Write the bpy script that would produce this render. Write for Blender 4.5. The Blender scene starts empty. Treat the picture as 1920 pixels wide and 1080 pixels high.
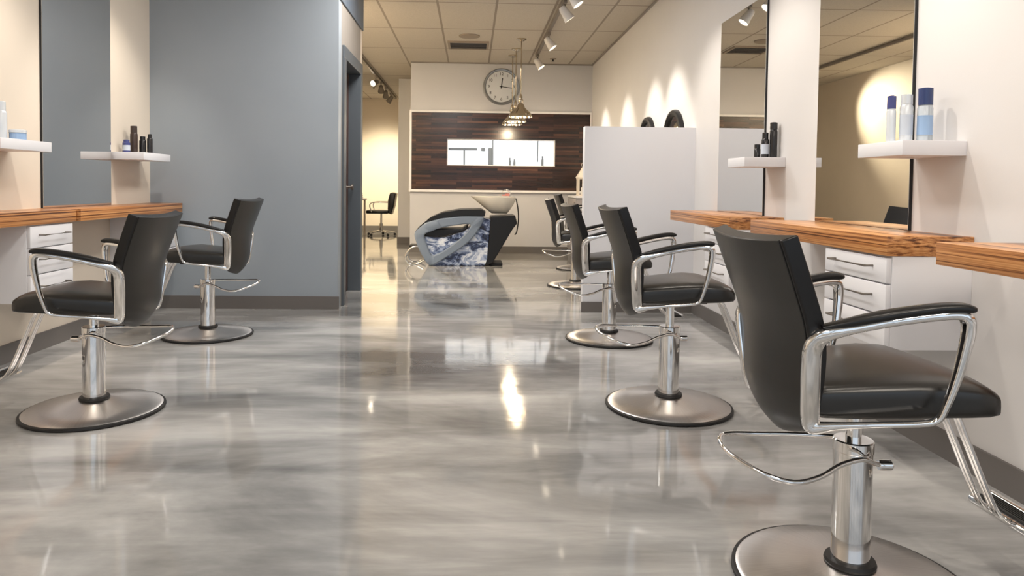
import bpy, bmesh, math, random
from mathutils import Vector, Matrix, Euler
random.seed(7)
C = bpy.context.scene.collection
PI = math.pi

# ------------------------------------------------------------------ dimensions
W, WL, HC = 1.829, -2.603, 2.8965          # right wall, left wall, ceiling
YB, YF, YFAR, YBL = 10.81, -2.6, 15.5, 5.80  # clock wall, front wall, far wall, blue wall
XBL, YBE = -1.088, 7.02                      # blue block: right face, rear end
CAMH = 1.0214

# ------------------------------------------------------------------ materials
def mat(name, col=(.8, .8, .8), rough=.5, metal=0, **k):
    m = bpy.data.materials.new(name); m.use_nodes = True
    b = m.node_tree.nodes['Principled BSDF']
    b.inputs['Base Color'].default_value = (*col, 1)
    b.inputs['Roughness'].default_value = rough
    b.inputs['Metallic'].default_value = metal
    for kk, v in k.items():
        b.inputs[kk.replace('_', ' ')].default_value = v
    return m
def nd(m, t, **k):
    n = m.node_tree.nodes.new(t)
    for a, v in k.items(): setattr(n, a, v)
    return n
def ln(m, a, b): m.node_tree.links.new(a, b)
def bsdf(m): return m.node_tree.nodes['Principled BSDF']
def coords(m, scale=(1, 1, 1), rot=(0, 0, 0)):
    tc = nd(m, 'ShaderNodeTexCoord'); mp = nd(m, 'ShaderNodeMapping')
    mp.inputs['Scale'].default_value = scale; mp.inputs['Rotation'].default_value = rot
    ln(m, tc.outputs['Object'], mp.inputs['Vector']); return mp.outputs['Vector']
def noise(m, vec, scale, detail=4, rough=.55, dist=0):
    n = nd(m, 'ShaderNodeTexNoise'); n.inputs['Scale'].default_value = scale
    n.inputs['Detail'].default_value = detail; n.inputs['Roughness'].default_value = rough
    n.inputs['Distortion'].default_value = dist
    ln(m, vec, n.inputs['Vector']); return n.outputs['Fac']
def ramp(m, fac, stops):
    r = nd(m, 'ShaderNodeValToRGB'); e = r.color_ramp.elements
    while len(e) < len(stops): e.new(.5)
    for q, (p, c) in zip(e, stops): q.position = p; q.color = (*c, 1)
    ln(m, fac, r.inputs['Fac']); return r.outputs['Color']
def bump(m, fac, strength, dist=.01):
    b = nd(m, 'ShaderNodeBump'); b.inputs['Strength'].default_value = strength
    b.inputs['Distance'].default_value = dist
    ln(m, fac, b.inputs['Height']); ln(m, b.outputs['Normal'], bsdf(m).inputs['Normal']); return b
def paint(name, col, rough=.6, var=.04):
    m = mat(name, col, rough); v = coords(m)
    n = noise(m, v, 1.3, 3)
    a = tuple(max(0, c - var) for c in col); b = tuple(min(1, c + var) for c in col)
    ln(m, ramp(m, n, [(.35, a), (.65, b)]), bsdf(m).inputs['Base Color'])
    bump(m, noise(m, v, 180, 2), .08, .002); return m

M = {}
M['wall'] = paint('white_wall_paint', (.70, .685, .68), .6, .01)
M['wallcool'] = paint('cool_white_wall_paint', (.60, .595, .61), .6, .01)
M['walltan'] = paint('warm_wall_paint', (.72, .64, .54), .6, .012)
M['blue'] = paint('slate_blue_paint', (.325, .368, .412), .40, .012)
M['navy'] = paint('dark_blue_tone', (.09, .115, .15), .5, .01)
M['taupe'] = paint('taupe_tone', (.27, .245, .22), .5, .012)
M['base'] = mat('grey_vinyl_baseboard', (.15, .137, .128), .5)
M['white'] = mat('white_laminate', (.80, .80, .83), .38)
M['whitepaint'] = mat('white_gloss_trim', (.86, .85, .85), .35)
M['part'] = paint('partition_paint', (.77, .78, .82), .45, .006)
M['chrome'] = mat('polished_chrome', (.83, .82, .81), .07, 1)
M['lead'] = mat('pendant_metal', (.60, .53, .43), .22, 1)
M['trackm'] = mat('track_grey_metal', (.23, .20, .17), .45, .3)
M['canw'] = mat('spot_white_metal', (.72, .70, .68), .4)
M['blackrub'] = mat('black_rubber', (.012, .011, .011), .5)
M['darkmetal'] = mat('dark_metal', (.03, .03, .032), .4, .6)
M['handle'] = mat('brushed_nickel', (.42, .38, .34), .3, 1)
M['dark'] = mat('dark_gap', (.01, .01, .01), .8)
M['clockface'] = mat('clock_face_white', (.66, .68, .70), .4)
M['clockrim'] = mat('clock_rim_grey', (.30, .31, .32), .3, .7)
M['ink'] = mat('black_ink', (.015, .015, .018), .5)

def brushed():
    m = mat('brushed_steel', (.62, .59, .57), .26, 1)
    tc = nd(m, 'ShaderNodeTexCoord'); g = nd(m, 'ShaderNodeTexGradient', gradient_type='RADIAL')
    ln(m, tc.outputs['Object'], g.inputs['Vector'])
    ang = nd(m, 'ShaderNodeMath', operation='MULTIPLY'); ang.inputs[1].default_value = 60
    ln(m, g.outputs['Fac'], ang.inputs[0])
    cmb = nd(m, 'ShaderNodeCombineXYZ'); ln(m, ang.outputs[0], cmb.inputs['X'])
    n = noise(m, cmb.outputs[0], 3, 3)
    ln(m, ramp(m, n, [(.3, (.66, .63, .61)), (.7, (.76, .73, .71))]), bsdf(m).inputs['Base Color'])
    r = nd(m, 'ShaderNodeMapRange'); r.inputs['To Min'].default_value = .26; r.inputs['To Max'].default_value = .33
    ln(m, n, r.inputs['Value']); ln(m, r.outputs[0], bsdf(m).inputs['Roughness'])
    tn = nd(m, 'ShaderNodeTangent', direction_type='RADIAL', axis='Z'); ln(m, tn.outputs[0], bsdf(m).inputs['Tangent']); bsdf(m).inputs['Anisotropic'].default_value = .75
    return m
M['steel'] = brushed()

def leather(name, col, rough):
    m = mat(name, col, rough); v = coords(m)
    bump(m, noise(m, v, 240, 2), .05, .0008); bsdf(m).inputs['Specular IOR Level'].default_value = .38
    return m
M['leather'] = leather('black_vinyl', (.009, .0085, .009), .30)
M['leatherseat'] = leather('black_vinyl_seat', (.012, .011, .010), .30)
bsdf(M['leatherseat']).inputs['Specular IOR Level'].default_value = .6
M['backshell'] = leather('charcoal_back_vinyl', (.022, .020, .018), .34)
M['chargrey'] = leather('blue_grey_vinyl', (.19, .235, .31), .3)

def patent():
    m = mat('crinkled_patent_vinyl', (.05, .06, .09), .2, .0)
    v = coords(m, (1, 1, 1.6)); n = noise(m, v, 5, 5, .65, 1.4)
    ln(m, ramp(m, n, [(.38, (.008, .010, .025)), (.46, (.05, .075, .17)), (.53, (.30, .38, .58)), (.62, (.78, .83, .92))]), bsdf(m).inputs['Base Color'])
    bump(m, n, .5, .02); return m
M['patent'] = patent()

def wood_counter():
    m = mat('zebrano_worktop', (.5, .25, .1), .3)
    v = coords(m, (16, .45, 95)); n = noise(m, v, 1.0, 5, .6, .4)
    v2 = coords(m, (34, .9, 220)); n2 = noise(m, v2, 1.0, 3, .6, .2)
    mx = nd(m, 'ShaderNodeMath', operation='MULTIPLY_ADD'); mx.inputs[1].default_value = .45
    ln(m, n2, mx.inputs[0]); 
    sc = nd(m, 'ShaderNodeMath', operation='MULTIPLY'); sc.inputs[1].default_value = .6
    ln(m, n, sc.inputs[0]); ln(m, sc.outputs[0], mx.inputs[2])
    ln(m, ramp(m, mx.outputs[0], [(.38, (.06, .020, .008)), (.455, (.22, .080, .026)), (.51, (.46, .19, .062)), (.62, (.68, .35, .14))]), bsdf(m).inputs['Base Color'])
    return m
M['wood'] = wood_counter()

def wood_panel():
    m = mat('reclaimed_dark_planks', (.1, .05, .03), .3)
    tc = nd(m, 'ShaderNodeTexCoord'); mp = nd(m, 'ShaderNodeMapping'); mp.inputs['Rotation'].default_value = (PI / 2, 0, 0)
    ln(m, tc.outputs['Object'], mp.inputs['Vector'])
    br = nd(m, 'ShaderNodeTexBrick'); br.offset = .37
    br.inputs['Scale'].default_value = 1; br.inputs['Brick Width'].default_value = .62; br.inputs['Row Height'].default_value = .036
    br.inputs['Mortar Size'].default_value = .0022; br.inputs['Bias'].default_value = 0
    br.inputs['Color1'].default_value = (0, 0, 0, 1); br.inputs['Color2'].default_value = (1, 1, 1, 1); br.inputs['Mortar'].default_value = (.2, .2, .2, 1)
    ln(m, mp.outputs[0], br.inputs['Vector'])
    v = coords(m, (2.2, 1, 34)); n = noise(m, v, 1.2, 5, .62, .3)
    a = nd(m, 'ShaderNodeMath', operation='MULTIPLY'); a.inputs[1].default_value = .5; ln(m, br.outputs['Color'], a.inputs[0])
    b = nd(m, 'ShaderNodeMath', operation='MULTIPLY_ADD'); b.inputs[1].default_value = .5; ln(m, n, b.inputs[0]); ln(m, a.outputs[0], b.inputs[2])
    ln(m, ramp(m, b.outputs[0], [(.2, (.010, .005, .004)), (.48, (.035, .016, .012)), (.68, (.075, .033, .021)), (.88, (.17, .08, .045))]), bsdf(m).inputs['Base Color'])
    bump(m, br.outputs['Fac'], -.3, .004)
    bsdf(m).inputs['Roughness'].default_value = .24
    return m
M['planks'] = wood_panel()

def door_wood():
    m = mat('reddish_brown_door', (.12, .06, .045), .4)
    v = coords(m, (20, 20, 1)); ln(m, ramp(m, noise(m, v, 1.5, 4), [(.3, (.06, .028, .022)), (.7, (.17, .085, .062))]), bsdf(m).inputs['Base Color'])
    return m
M['doorwood'] = door_wood()
M['jamb'] = mat('grey_door_frame_paint', (.085, .10, .115), .4)

def floor_mat():
    m = mat('polished_grey_epoxy', (.4, .4, .4), .1)
    v = coords(m, (.55, 1.25, 1)); n = noise(m, v, 1.1, 7, .58, .5)
    v2 = coords(m, (.8, 4.2, 1)); n2 = noise(m, v2, 1.1, 6, .6, .5)
    mx = nd(m, 'ShaderNodeMath', operation='MULTIPLY_ADD'); mx.inputs[1].default_value = .28
    ln(m, n2, mx.inputs[0]); s = nd(m, 'ShaderNodeMath', operation='MULTIPLY'); s.inputs[1].default_value = .72
    ln(m, n, s.inputs[0]); ln(m, s.outputs[0], mx.inputs[2])
    col = ramp(m, mx.outputs[0], [(.38, (.16, .159, .157)), (.455, (.27, .268, .263)), (.535, (.41, .406, .396)), (.62, (.60, .592, .575))])
    ln(m, col, bsdf(m).inputs['Base Color'])
    r = nd(m, 'ShaderNodeMapRange'); r.inputs['From Min'].default_value = .3; r.inputs['From Max'].default_value = .7
    r.inputs['To Min'].default_value = .05; r.inputs['To Max'].default_value = .12
    ln(m, n2, r.inputs['Value']); ln(m, r.outputs[0], bsdf(m).inputs['Roughness'])
    b = bsdf(m); b.inputs['IOR'].default_value = 1.55
    b.inputs['Coat Weight'].default_value = .35; b.inputs['Coat Roughness'].default_value = .05
    v3 = coords(m, (1, 1, 1)); n3 = noise(m, v3, 4.5, 3, .5)
    bump(m, n3, .06, .02)
    return m
M['floor'] = floor_mat()

def ceiling_mat(a, r):
    m = mat('suspended_ceiling_tiles', (.6, .55, .47), .8)
    tc = nd(m, 'ShaderNodeTexCoord'); sp = nd(m, 'ShaderNodeSeparateXYZ'); ln(m, tc.outputs['Object'], sp.inputs[0])
    outs = []
    for ax, off, per in (('X', a, .6096), ('Y', r, 1.22)):
        s = nd(m, 'ShaderNodeMath', operation='SUBTRACT'); s.inputs[1].default_value = off - 50 * per; ln(m, sp.outputs[ax], s.inputs[0])
        d = nd(m, 'ShaderNodeMath', operation='DIVIDE'); d.inputs[1].default_value = per; ln(m, s.outputs[0], d.inputs[0])
        f = nd(m, 'ShaderNodeMath', operation='FRACT'); ln(m, d.outputs[0], f.inputs[0])
        p = nd(m, 'ShaderNodeMath', operation='PINGPONG'); p.inputs[1].default_value = .5; ln(m, f.outputs[0], p.inputs[0])
        l = nd(m, 'ShaderNodeMath', operation='LESS_THAN'); l.inputs[1].default_value = .0125 / per; ln(m, p.outputs[0], l.inputs[0])
        outs.append(l.outputs[0])
    mx = nd(m, 'ShaderNodeMath', operation='MAXIMUM'); ln(m, outs[0], mx.inputs[0]); ln(m, outs[1], mx.inputs[1])
    v = coords(m); n = noise(m, v, 90, 3)
    tile = ramp(m, n, [(.35, (.50, .455, .39)), (.6, (.56, .51, .44))])
    mix = nd(m, 'ShaderNodeMix', data_type='RGBA'); ln(m, mx.outputs[0], mix.inputs[0]); ln(m, tile, mix.inputs[6])
    mix.inputs[7].default_value = (.30, .255, .21, 1)
    ln(m, mix.outputs[2], bsdf(m).inputs['Base Color'])
    bump(m, mx.outputs[0], -.5, .008)
    return m
M['ceil'] = ceiling_mat(-.3684, 7.2966)

def emis(name, col, s):
    m = mat(name, col, .4); b = bsdf(m)
    b.inputs['Emission Color'].default_value = (*col, 1); b.inputs['Emission Strength'].default_value = s; return m
M['bulb'] = emis('warm_lamp_glow', (1, .86, .66), 14)
M['pendglow'] = emis('pendant_lamp_glow', (1, .85, .62), 10)
M['mirror'] = mat('mirror_silver', (.80, .80, .79), .01, 1)
M['glassc'] = mat('clear_plastic', (.78, .86, .93), .12, 0, Transmission_Weight=.55, IOR=1.35)
M['bluecap'] = mat('dark_blue_plastic', (.03, .05, .15), .25)
M['bluelab'] = mat('pale_blue_plastic', (.30, .44, .66), .3)
M['silverp'] = mat('pale_silver_plastic', (.70, .74, .78), .25, .2)
M['blackp'] = mat('black_plastic_bottle', (.018, .017, .018), .22)
M['brownp'] = mat('dark_brown_bottle', (.045, .028, .022), .3)
M['indigo'] = mat('indigo_blue_bottle', (.06, .07, .22), .25)
M['lbl'] = mat('pale_label', (.55, .60, .68), .4)
M['ceramic'] = mat('white_ceramic', (.78, .74, .66), .12)
M['pink'] = mat('pink_plastic', (.6, .2, .18), .4)
M['reflglow'] = emis('shopfront_reflection_glow', (.92, .96, 1.0), 1.0)  # glow standing in for daylight reflected by the plank panel
M['lantern'] = mat('cream_lantern_paint', (.75, .68, .58), .45)
M['deskm'] = mat('grey_desk_laminate', (.35, .33, .34), .5)
M['eyeball'] = mat('grey_grille', (.30, .25, .20), .7)

# ------------------------------------------------------------------ mesh helpers
def link(name, me, m, parent=None, smooth=False, loc=None):
    o = bpy.data.objects.new(name, me); C.objects.link(o)
    if m is not None:
        for x in (m if isinstance(m, (list, tuple)) else [m]): me.materials.append(x)
    if parent is not None: o.parent = parent
    if loc is not None: o.location = loc
    if smooth:
        for p in me.polygons: p.use_smooth = True
    return o
def finish(bm, name, m, parent=None, smooth=False, loc=None, auto=None):
    bmesh.ops.recalc_face_normals(bm, faces=bm.faces)
    me = bpy.data.meshes.new(name); bm.to_mesh(me); bm.free()
    o = link(name, me, m, parent, smooth, loc)
    if auto is not None:
        for p in me.polygons: p.use_smooth = True
        try: me.set_sharp_from_angle(angle=auto)
        except Exception: pass
    return o
def bbox(bm, x0, x1, y0, y1, z0, z1, bev=0, seg=2, mi=0):
    b2 = bmesh.new(); bmesh.ops.create_cube(b2, size=1)
    for v in b2.verts:
        v.co = Vector((x0 + (v.co.x + .5) * (x1 - x0), y0 + (v.co.y + .5) * (y1 - y0), z0 + (v.co.z + .5) * (z1 - z0)))
    if bev: bmesh.ops.bevel(b2, geom=b2.edges[:], offset=bev, segments=seg, profile=.5, affect='EDGES')
    for f in b2.faces: f.material_index = mi
    me = bpy.data.meshes.new('t'); b2.to_mesh(me); b2.free(); bm.from_mesh(me); bpy.data.meshes.remove(me)
def box(name, x0, x1, y0, y1, z0, z1, m, parent=None, bev=0, loc=None):
    bm = bmesh.new(); bbox(bm, x0, x1, y0, y1, z0, z1, bev); return finish(bm, name, m, parent, loc=loc, auto=math.radians(40) if bev else None)
def lathe(bm, prof, n=48, axis='Z', cen=(0, 0, 0), cap=True):
    rings = []
    for r, h in prof:
        ring = []
        for i in range(n):
            a = 2 * PI * i / n
            p = (r * math.cos(a), r * math.sin(a), h)
            if axis == 'Y': p = (p[0], -p[2], p[1])
            if axis == 'X': p = (p[2], p[0], p[1])
            ring.append(bm.verts.new(Vector(p) + Vector(cen)))
        rings.append(ring)
    for a, b in zip(rings, rings[1:]):
        for i in range(n): bm.faces.new((a[i], a[(i + 1) % n], b[(i + 1) % n], b[i]))
    if cap:
        if prof[0][0] > 1e-5: bm.faces.new(rings[0][::-1])
        if prof[-1][0] > 1e-5: bm.faces.new(rings[-1])
    bmesh.ops.remove_doubles(bm, verts=bm.verts, dist=1e-6)
def lathe_obj(name, prof, m, parent=None, n=48, axis='Z', cen=(0, 0, 0), loc=None, cap=True, auto=35):
    bm = bmesh.new(); lathe(bm, prof, n, axis, cen, cap); return finish(bm, name, m, parent, loc=loc, auto=math.radians(auto))
def catmull(P, sub=6, closed=False):
    P = [Vector(p) for p in P]; n = len(P); out = []
    rng = range(n if closed else n - 1)
    for i in rng:
        if closed: a, b, c, d = P[(i - 1) % n], P[i], P[(i + 1) % n], P[(i + 2) % n]
        else: a, b, c, d = P[max(i - 1, 0)], P[i], P[i + 1], P[min(i + 2, n - 1)]
        for j in range(sub):
            t = j / sub
            out.append(.5 * ((2 * b) + (c - a) * t + (2 * a - 5 * b + 4 * c - d) * t * t + (3 * b - a - 3 * c + d) * t ** 3))
    if not closed: out.append(P[-1])
    return out
def sweep(bm, path, size, side=Vector((0, 1, 0)), n=12, closed=False, squ=1.0):
    """path of Vectors; size: list of (a along in-plane normal, b along side); squ<1 squarer section"""
    rings = []; L = len(path)
    for i, p in enumerate(path):
        if closed: t = path[(i + 1) % L] - path[i - 1]
        else: t = path[min(i + 1, L - 1)] - path[max(i - 1, 0)]
        t.normalize(); s = side - t * side.dot(t)
        if s.length < 1e-4: s = Vector((1, 0, 0)) - t * t.x
        s.normalize(); nn = t.cross(s)
        a, b = size[i] if isinstance(size, list) else size
        ring = []
        for k in range(n):
            th = 2 * PI * k / n; c, q = math.cos(th), math.sin(th)
            c = math.copysign(abs(c) ** squ, c); q = math.copysign(abs(q) ** squ, q)
            ring.append(bm.verts.new(p + nn * (a * c) + s * (b * q)))
        rings.append(ring)
    R = rings + ([rings[0]] if closed else [])
    for a, b in zip(R, R[1:]):
        for k in range(n): bm.faces.new((a[k], a[(k + 1) % n], b[(k + 1) % n], b[k]))
    if not closed: bm.faces.new(rings[0][::-1]); bm.faces.new(rings[-1])
def tube(name, pts, r, m, parent=None, sub=6, closed=False, n=10, loc=None, smoothpath=True):
    bm = bmesh.new(); P = catmull(pts, sub, closed) if smoothpath else [Vector(p) for p in pts]
    sweep(bm, P, (r, r), Vector((0.02, 1, .03)).normalized(), n, closed); return finish(bm, name, m, parent, smooth=True, loc=loc)
def prism(bm, poly, y0, y1, bev=0):
    b2 = bmesh.new()
    a = [b2.verts.new((x, y0, z)) for x, z in poly]; b = [b2.verts.new((x, y1, z)) for x, z in poly]
    b2.faces.new(a); b2.faces.new(b[::-1]); n = len(poly)
    for i in range(n): b2.faces.new((a[i], b[i], b[(i + 1) % n], a[(i + 1) % n]))
    bmesh.ops.recalc_face_normals(b2, faces=b2.faces)
    if bev: bmesh.ops.bevel(b2, geom=[e for e in b2.edges if abs(e.verts[0].co.y - e.verts[1].co.y) < 1e-6], offset=bev, segments=3, profile=.5, affect='EDGES')
    me = bpy.data.meshes.new('t'); b2.to_mesh(me); b2.free(); bm.from_mesh(me); bpy.data.meshes.remove(me)
def thing(name, label, cat, loc=(0, 0, 0), rz=0, group=None):
    o = bpy.data.objects.new(name, None); C.objects.link(o); o.empty_display_size = .05
    o.location = loc; o.rotation_euler = (0, 0, rz); o['label'] = label; o['category'] = cat
    if group: o['group'] = group
    return o
def tag(o, label, cat, group=None):
    o['label'] = label; o['category'] = cat
    if group: o['group'] = group
    return o
def struct(o): o['kind'] = 'structure'; return o
def sbox(name, *a, **k): return struct(box(name, *a, **k))
def dup(root, loc, rz, label, group=None):
    def cp(o, par):
        c = o.copy(); C.objects.link(c); c.parent = par
        for ch in [x for x in bpy.data.objects if x.parent == o and x.type in ('MESH', 'LIGHT')]: cp(ch, c)
        return c
    r = cp(root, None); r.location = loc; r.rotation_euler = (0, 0, rz); r['label'] = label
    if group: r['group'] = group
    return r

# ------------------------------------------------------------------ the room
sbox('floor', -2.9, 4.3, YF - .1, 15.8, -.12, 0, M['floor'])
sbox('ceiling', -2.9, 4.3, YF - .1, 15.8, HC, HC + .1, M['ceil'])
sbox('wall_left', WL - .12, WL, YF, 15.6, 0, HC, M['walltan'])
sbox('wall_right', W, W + .12, 1.0, YB, 0, HC, M['wall'])
sbox('wall_side_bay', W + .12, 4.2, 1.0, 1.12, 0, HC, M['wall'])
sbox('wall_bay_right', 4.1, 4.22, YF, 1.0, 0, HC, M['wall'])
# front wall behind the camera: wide shop window opening
sbox('wall_front_lower', WL, 4.1, YF - .1, YF, 0, .45, M['wall'])
sbox('wall_front_upper', WL, 4.1, YF - .1, YF, 2.55, HC, M['wall'])
fr = box('window_front', -2.603, -2.5, YF - .1, YF, .45, 2.55, M['darkmetal']); struct(fr)
for i, x in enumerate((-1.3, .0, 1.3, 2.6, 4.0)):
    box('mullion', x, x + .07, YF - .08, YF - .02, .45, 2.55, M['darkmetal'], fr)
# clock wall with an opening that holds the shop-front reflection strip
wx0, wx1, wz0, wz1 = -.38, 1.27, 1.335, 1.74
PX0, PX1, PZ0, PZ1 = -.915, 1.80, .965, 2.135
def holed(name, m, x0, x1, z0, z1, hx0, hx1, hz0, hz1, y0, y1, parent=None):
    bm = bmesh.new()
    bbox(bm, x0, hx0, y0, y1, z0, z1); bbox(bm, hx1, x1, y0, y1, z0, z1)
    bbox(bm, hx0, hx1, y0, y1, z0, hz0); bbox(bm, hx0, hx1, y0, y1, hz1, z1)
    return finish(bm, name, m, parent)
struct(holed('wall_back', M['wallcool'], -.935, W + .12, 0, HC, wx0, wx1, wz0, wz1, YB, YB + .14))
sbox('wall_pier', -1.30, -.6, 12.55, 15.5, 0, HC, M['wall'])
sbox('wall_far', WL, -1.30, YFAR, YFAR + .1, 0, HC, M['walltan'])
sbox('wall_back_return', -.935, -.8, YB + .14, 12.55, 0, HC, M['wall'])
# blue block with a doorway in its right face
sbox('wall_blue', WL, XBL, YBL, YBL + .12, 0, HC, M['blue'])
sbox('wall_block_rear', WL, XBL, YBE - .1, YBE, 0, HC, M['walltan'])
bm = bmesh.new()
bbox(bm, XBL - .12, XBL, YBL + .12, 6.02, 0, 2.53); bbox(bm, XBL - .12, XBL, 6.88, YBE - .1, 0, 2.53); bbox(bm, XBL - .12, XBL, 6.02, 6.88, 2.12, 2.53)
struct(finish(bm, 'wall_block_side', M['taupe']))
sbox('trim_upper_band', XBL - .12, XBL + .012, YBL + .005, YBE, 2.53, HC, M['navy'])  # dark blue upper side face, slightly proud of the taupe lower part
d = box('door_1', XBL - .128, XBL - .098, 6.06, 6.84, .01, 2.08, M['doorwood'], bev=.003); struct(d)
bm = bmesh.new()
bbox(bm, XBL - .13, XBL + .02, 5.955, 6.06, 0, 2.08, .004); bbox(bm, XBL - .13, XBL + .02, 6.84, 6.945, 0, 2.08, .004); bbox(bm, XBL - .13, XBL + .02, 5.955, 6.945, 2.08, 2.185, .004)
finish(bm, 'door_frame', M['jamb'], d)
lathe_obj('door_handle', [(.012, 0), (.012, .04), (.028, .045), (.028, .06), (0.001, .065)], M['handle'], d, 20, 'X', (XBL - .098, 6.76, 1.0))
for i, z in enumerate((.3, 1.8)): box('hinge', XBL - .098, XBL - .088, 6.055, 6.075, z, z + .1, M['handle'], d)
# partition panel standing against the right wall
sbox('wall_partition', .92, W, 5.75, 5.85, 0, 1.52, M['part'])
# baseboards
BH = .105
sbox('baseboard_right', W - .012, W, 1.0, 5.75, 0, BH, M['base'])
sbox('baseboard_right_rear', W - .012, W, 5.85, YB, 0, BH, M['base'])
sbox('baseboard_left', WL, WL + .012, YF, YBL, 0, BH, M['base'])
sbox('baseboard_left_rear', WL, WL + .012, YBE, YFAR, 0, BH, M['base'])
sbox('baseboard_blue', WL + .012, XBL + .012, YBL - .012, YBL, 0, BH, M['base'])
sbox('baseboard_back', -.947, W - .012, YB - .012, YB, 0, BH, M['base'])
sbox('baseboard_pier', -1.312, -.935, 12.538, 12.55, 0, BH, M['base'])
sbox('baseboard_far', WL + .012, -1.30, YFAR - .012, YFAR, 0, BH + .03, M['base'])
sbox('baseboard_partition', .908, W - .012, 5.738, 5.75, 0, .085, M['base'])
sbox('trim_1', W - .02, W, 1.0, YB, HC - .02, HC, M['taupe'])      # wall angle of the ceiling grid
sbox('trim_2', -.935, W - .02, YB - .02, YB, HC - .018, HC, M['taupe'])

# plank feature panel on the clock wall, white frame, glowing strip for the shop-front reflection in it
fp = thing('plank_wall_panel', 'dark reclaimed plank panel in a white frame under the clock', 'wall panel', (0, YB, 0))
holed('planks', M['planks'], PX0, PX1, PZ0, PZ1, wx0, wx1, wz0, wz1, -.03, 0, fp)
bm = bmesh.new()
bbox(bm, PX0 - .035, PX1 + .02, -.045, 0, PZ1, PZ1 + .03); bbox(bm, PX0 - .035, PX1 + .02, -.05, 0, PZ0 - .035, PZ0)
bbox(bm, PX0 - .035, PX0, -.045, 0, PZ0, PZ1); bbox(bm, PX1, PX1 + .02, -.045, 0, PZ0, PZ1)
finish(bm, 'panel_frame', M['whitepaint'], fp)
w1 = holed('reflection_strip', M['whitepaint'], wx0, wx1, wz0, wz1, wx0 + .012, wx1 - .012, wz0 + .012, wz1 - .012, YB + .02, YB + .08); struct(w1)  # glowing framed strip built in place of the shop-front reflection
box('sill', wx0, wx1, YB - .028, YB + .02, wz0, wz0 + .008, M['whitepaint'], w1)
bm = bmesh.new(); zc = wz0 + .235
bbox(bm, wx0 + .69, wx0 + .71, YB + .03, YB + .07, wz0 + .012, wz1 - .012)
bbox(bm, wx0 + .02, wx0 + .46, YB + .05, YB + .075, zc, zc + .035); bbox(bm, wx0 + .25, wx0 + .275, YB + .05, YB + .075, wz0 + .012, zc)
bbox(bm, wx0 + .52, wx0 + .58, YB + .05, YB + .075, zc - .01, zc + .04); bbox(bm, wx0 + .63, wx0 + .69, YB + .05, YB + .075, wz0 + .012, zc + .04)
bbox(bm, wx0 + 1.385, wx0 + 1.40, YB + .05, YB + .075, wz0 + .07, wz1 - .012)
finish(bm, 'reflected_bar', M['chargrey'], w1)
box('reflection_glow', wx0 + .012, wx1 - .012, YB + .1, YB + .11, wz0 + .012, wz1 - .012, M['reflglow'], w1)
g = box('pane', wx0 + .012, wx1 - .012, YB + .078, YB + .082, wz0 + .012, wz1 - .012, mat('reflection_strip_glass', (1, 1, 1), .02, 0, Transmission_Weight=1, IOR=1.02), w1)
def bottle(name, x, y, z, h, r, m, label, cat='bottle', capm=None, neck=.6, caph=.22, grp=None, lab=None):
    t = thing(name, label, cat, (x, y, z), 0, grp); hb = h * (1 - caph)
    lathe_obj('body', [(r * .93, 0), (r, h * .02), (r, hb * .92), (r * .86, hb * .985), (r * neck, hb)], m, t, 24)
    lathe_obj('cap', [(r * neck, hb), (r * max(neck, .62), hb + .002), (r * max(neck, .62), h * .985), (r * .5, h), ], capm or m, t, 24)
    if lab: lathe_obj('bottle_label', [(r * 1.012, hb * .2), (r * 1.012, hb * .72)], lab, t, 24, cap=False)
    return t
for x, hh, nm in ((wx0 + .96, .12, 'left one of the close pair'), (wx0 + 1.03, .1, 'right one of the close pair'), (wx0 + 1.46, .15, 'standing alone at the right')):
    bottle('small_bottle', x, YB - .005, wz0 + .008, hh, .018, M['chargrey'], 'small dark bottle in the reflection strip, ' + nm, grp='bottles on the reflection strip sill', neck=.45, caph=.3)

# ------------------------------------------------------------------ clock
ck = thing('wall_clock', 'round white wall clock with grey rim above the plank panel', 'clock', (.437, YB, 2.538))
lathe_obj('face', [(.001, .022), (.235, .022)], M['clockface'], ck, 64, 'Y', (0, 0, 0), cap=False)
lathe_obj('rim', [(.235, .012), (.237, .03), (.245, .042), (.262, .045), (.274, .034), (.278, .0), (.235, .0)], M['clockrim'], ck, 64, 'Y', cap=False)
for h in range(1, 13):
    cu = bpy.data.curves.new('n', 'FONT'); cu.body = str(h); cu.size = .062; cu.align_x = 'CENTER'; cu.align_y = 'CENTER'; cu.extrude = .001
    to = bpy.data.objects.new('n', cu); C.objects.link(to); bpy.context.view_layer.update()
    me = bpy.data.meshes.new_from_object(to.evaluated_get(bpy.context.evaluated_depsgraph_get()))
    a = PI / 2 - h * PI / 6
    me.transform(Matrix.Translation((.19 * math.cos(a), -.024, .19 * math.sin(a))) @ Matrix.Rotation(PI / 2, 4, 'X'))
    me.materials.clear(); link('numeral', me, M['ink'], ck); bpy.data.objects.remove(to); bpy.data.curves.remove(cu)
def hand(name, ang, L, w):
    bm = bmesh.new(); bbox(bm, -w, w, -.03, -.027, -.03, L)
    bmesh.ops.rotate(bm, verts=bm.verts, cent=(0, 0, 0), matrix=Matrix.Rotation(-ang, 3, 'Y').inverted()); return finish(bm, name, M['ink'], ck)
hand('hour_hand', math.radians(8), .13, .007); hand('minute_hand', math.radians(97), .17, .005)
lathe_obj('hub', [(.014, .026), (.014, .033), (.001, .034)], M['ink'], ck, 20, 'Y')

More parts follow.
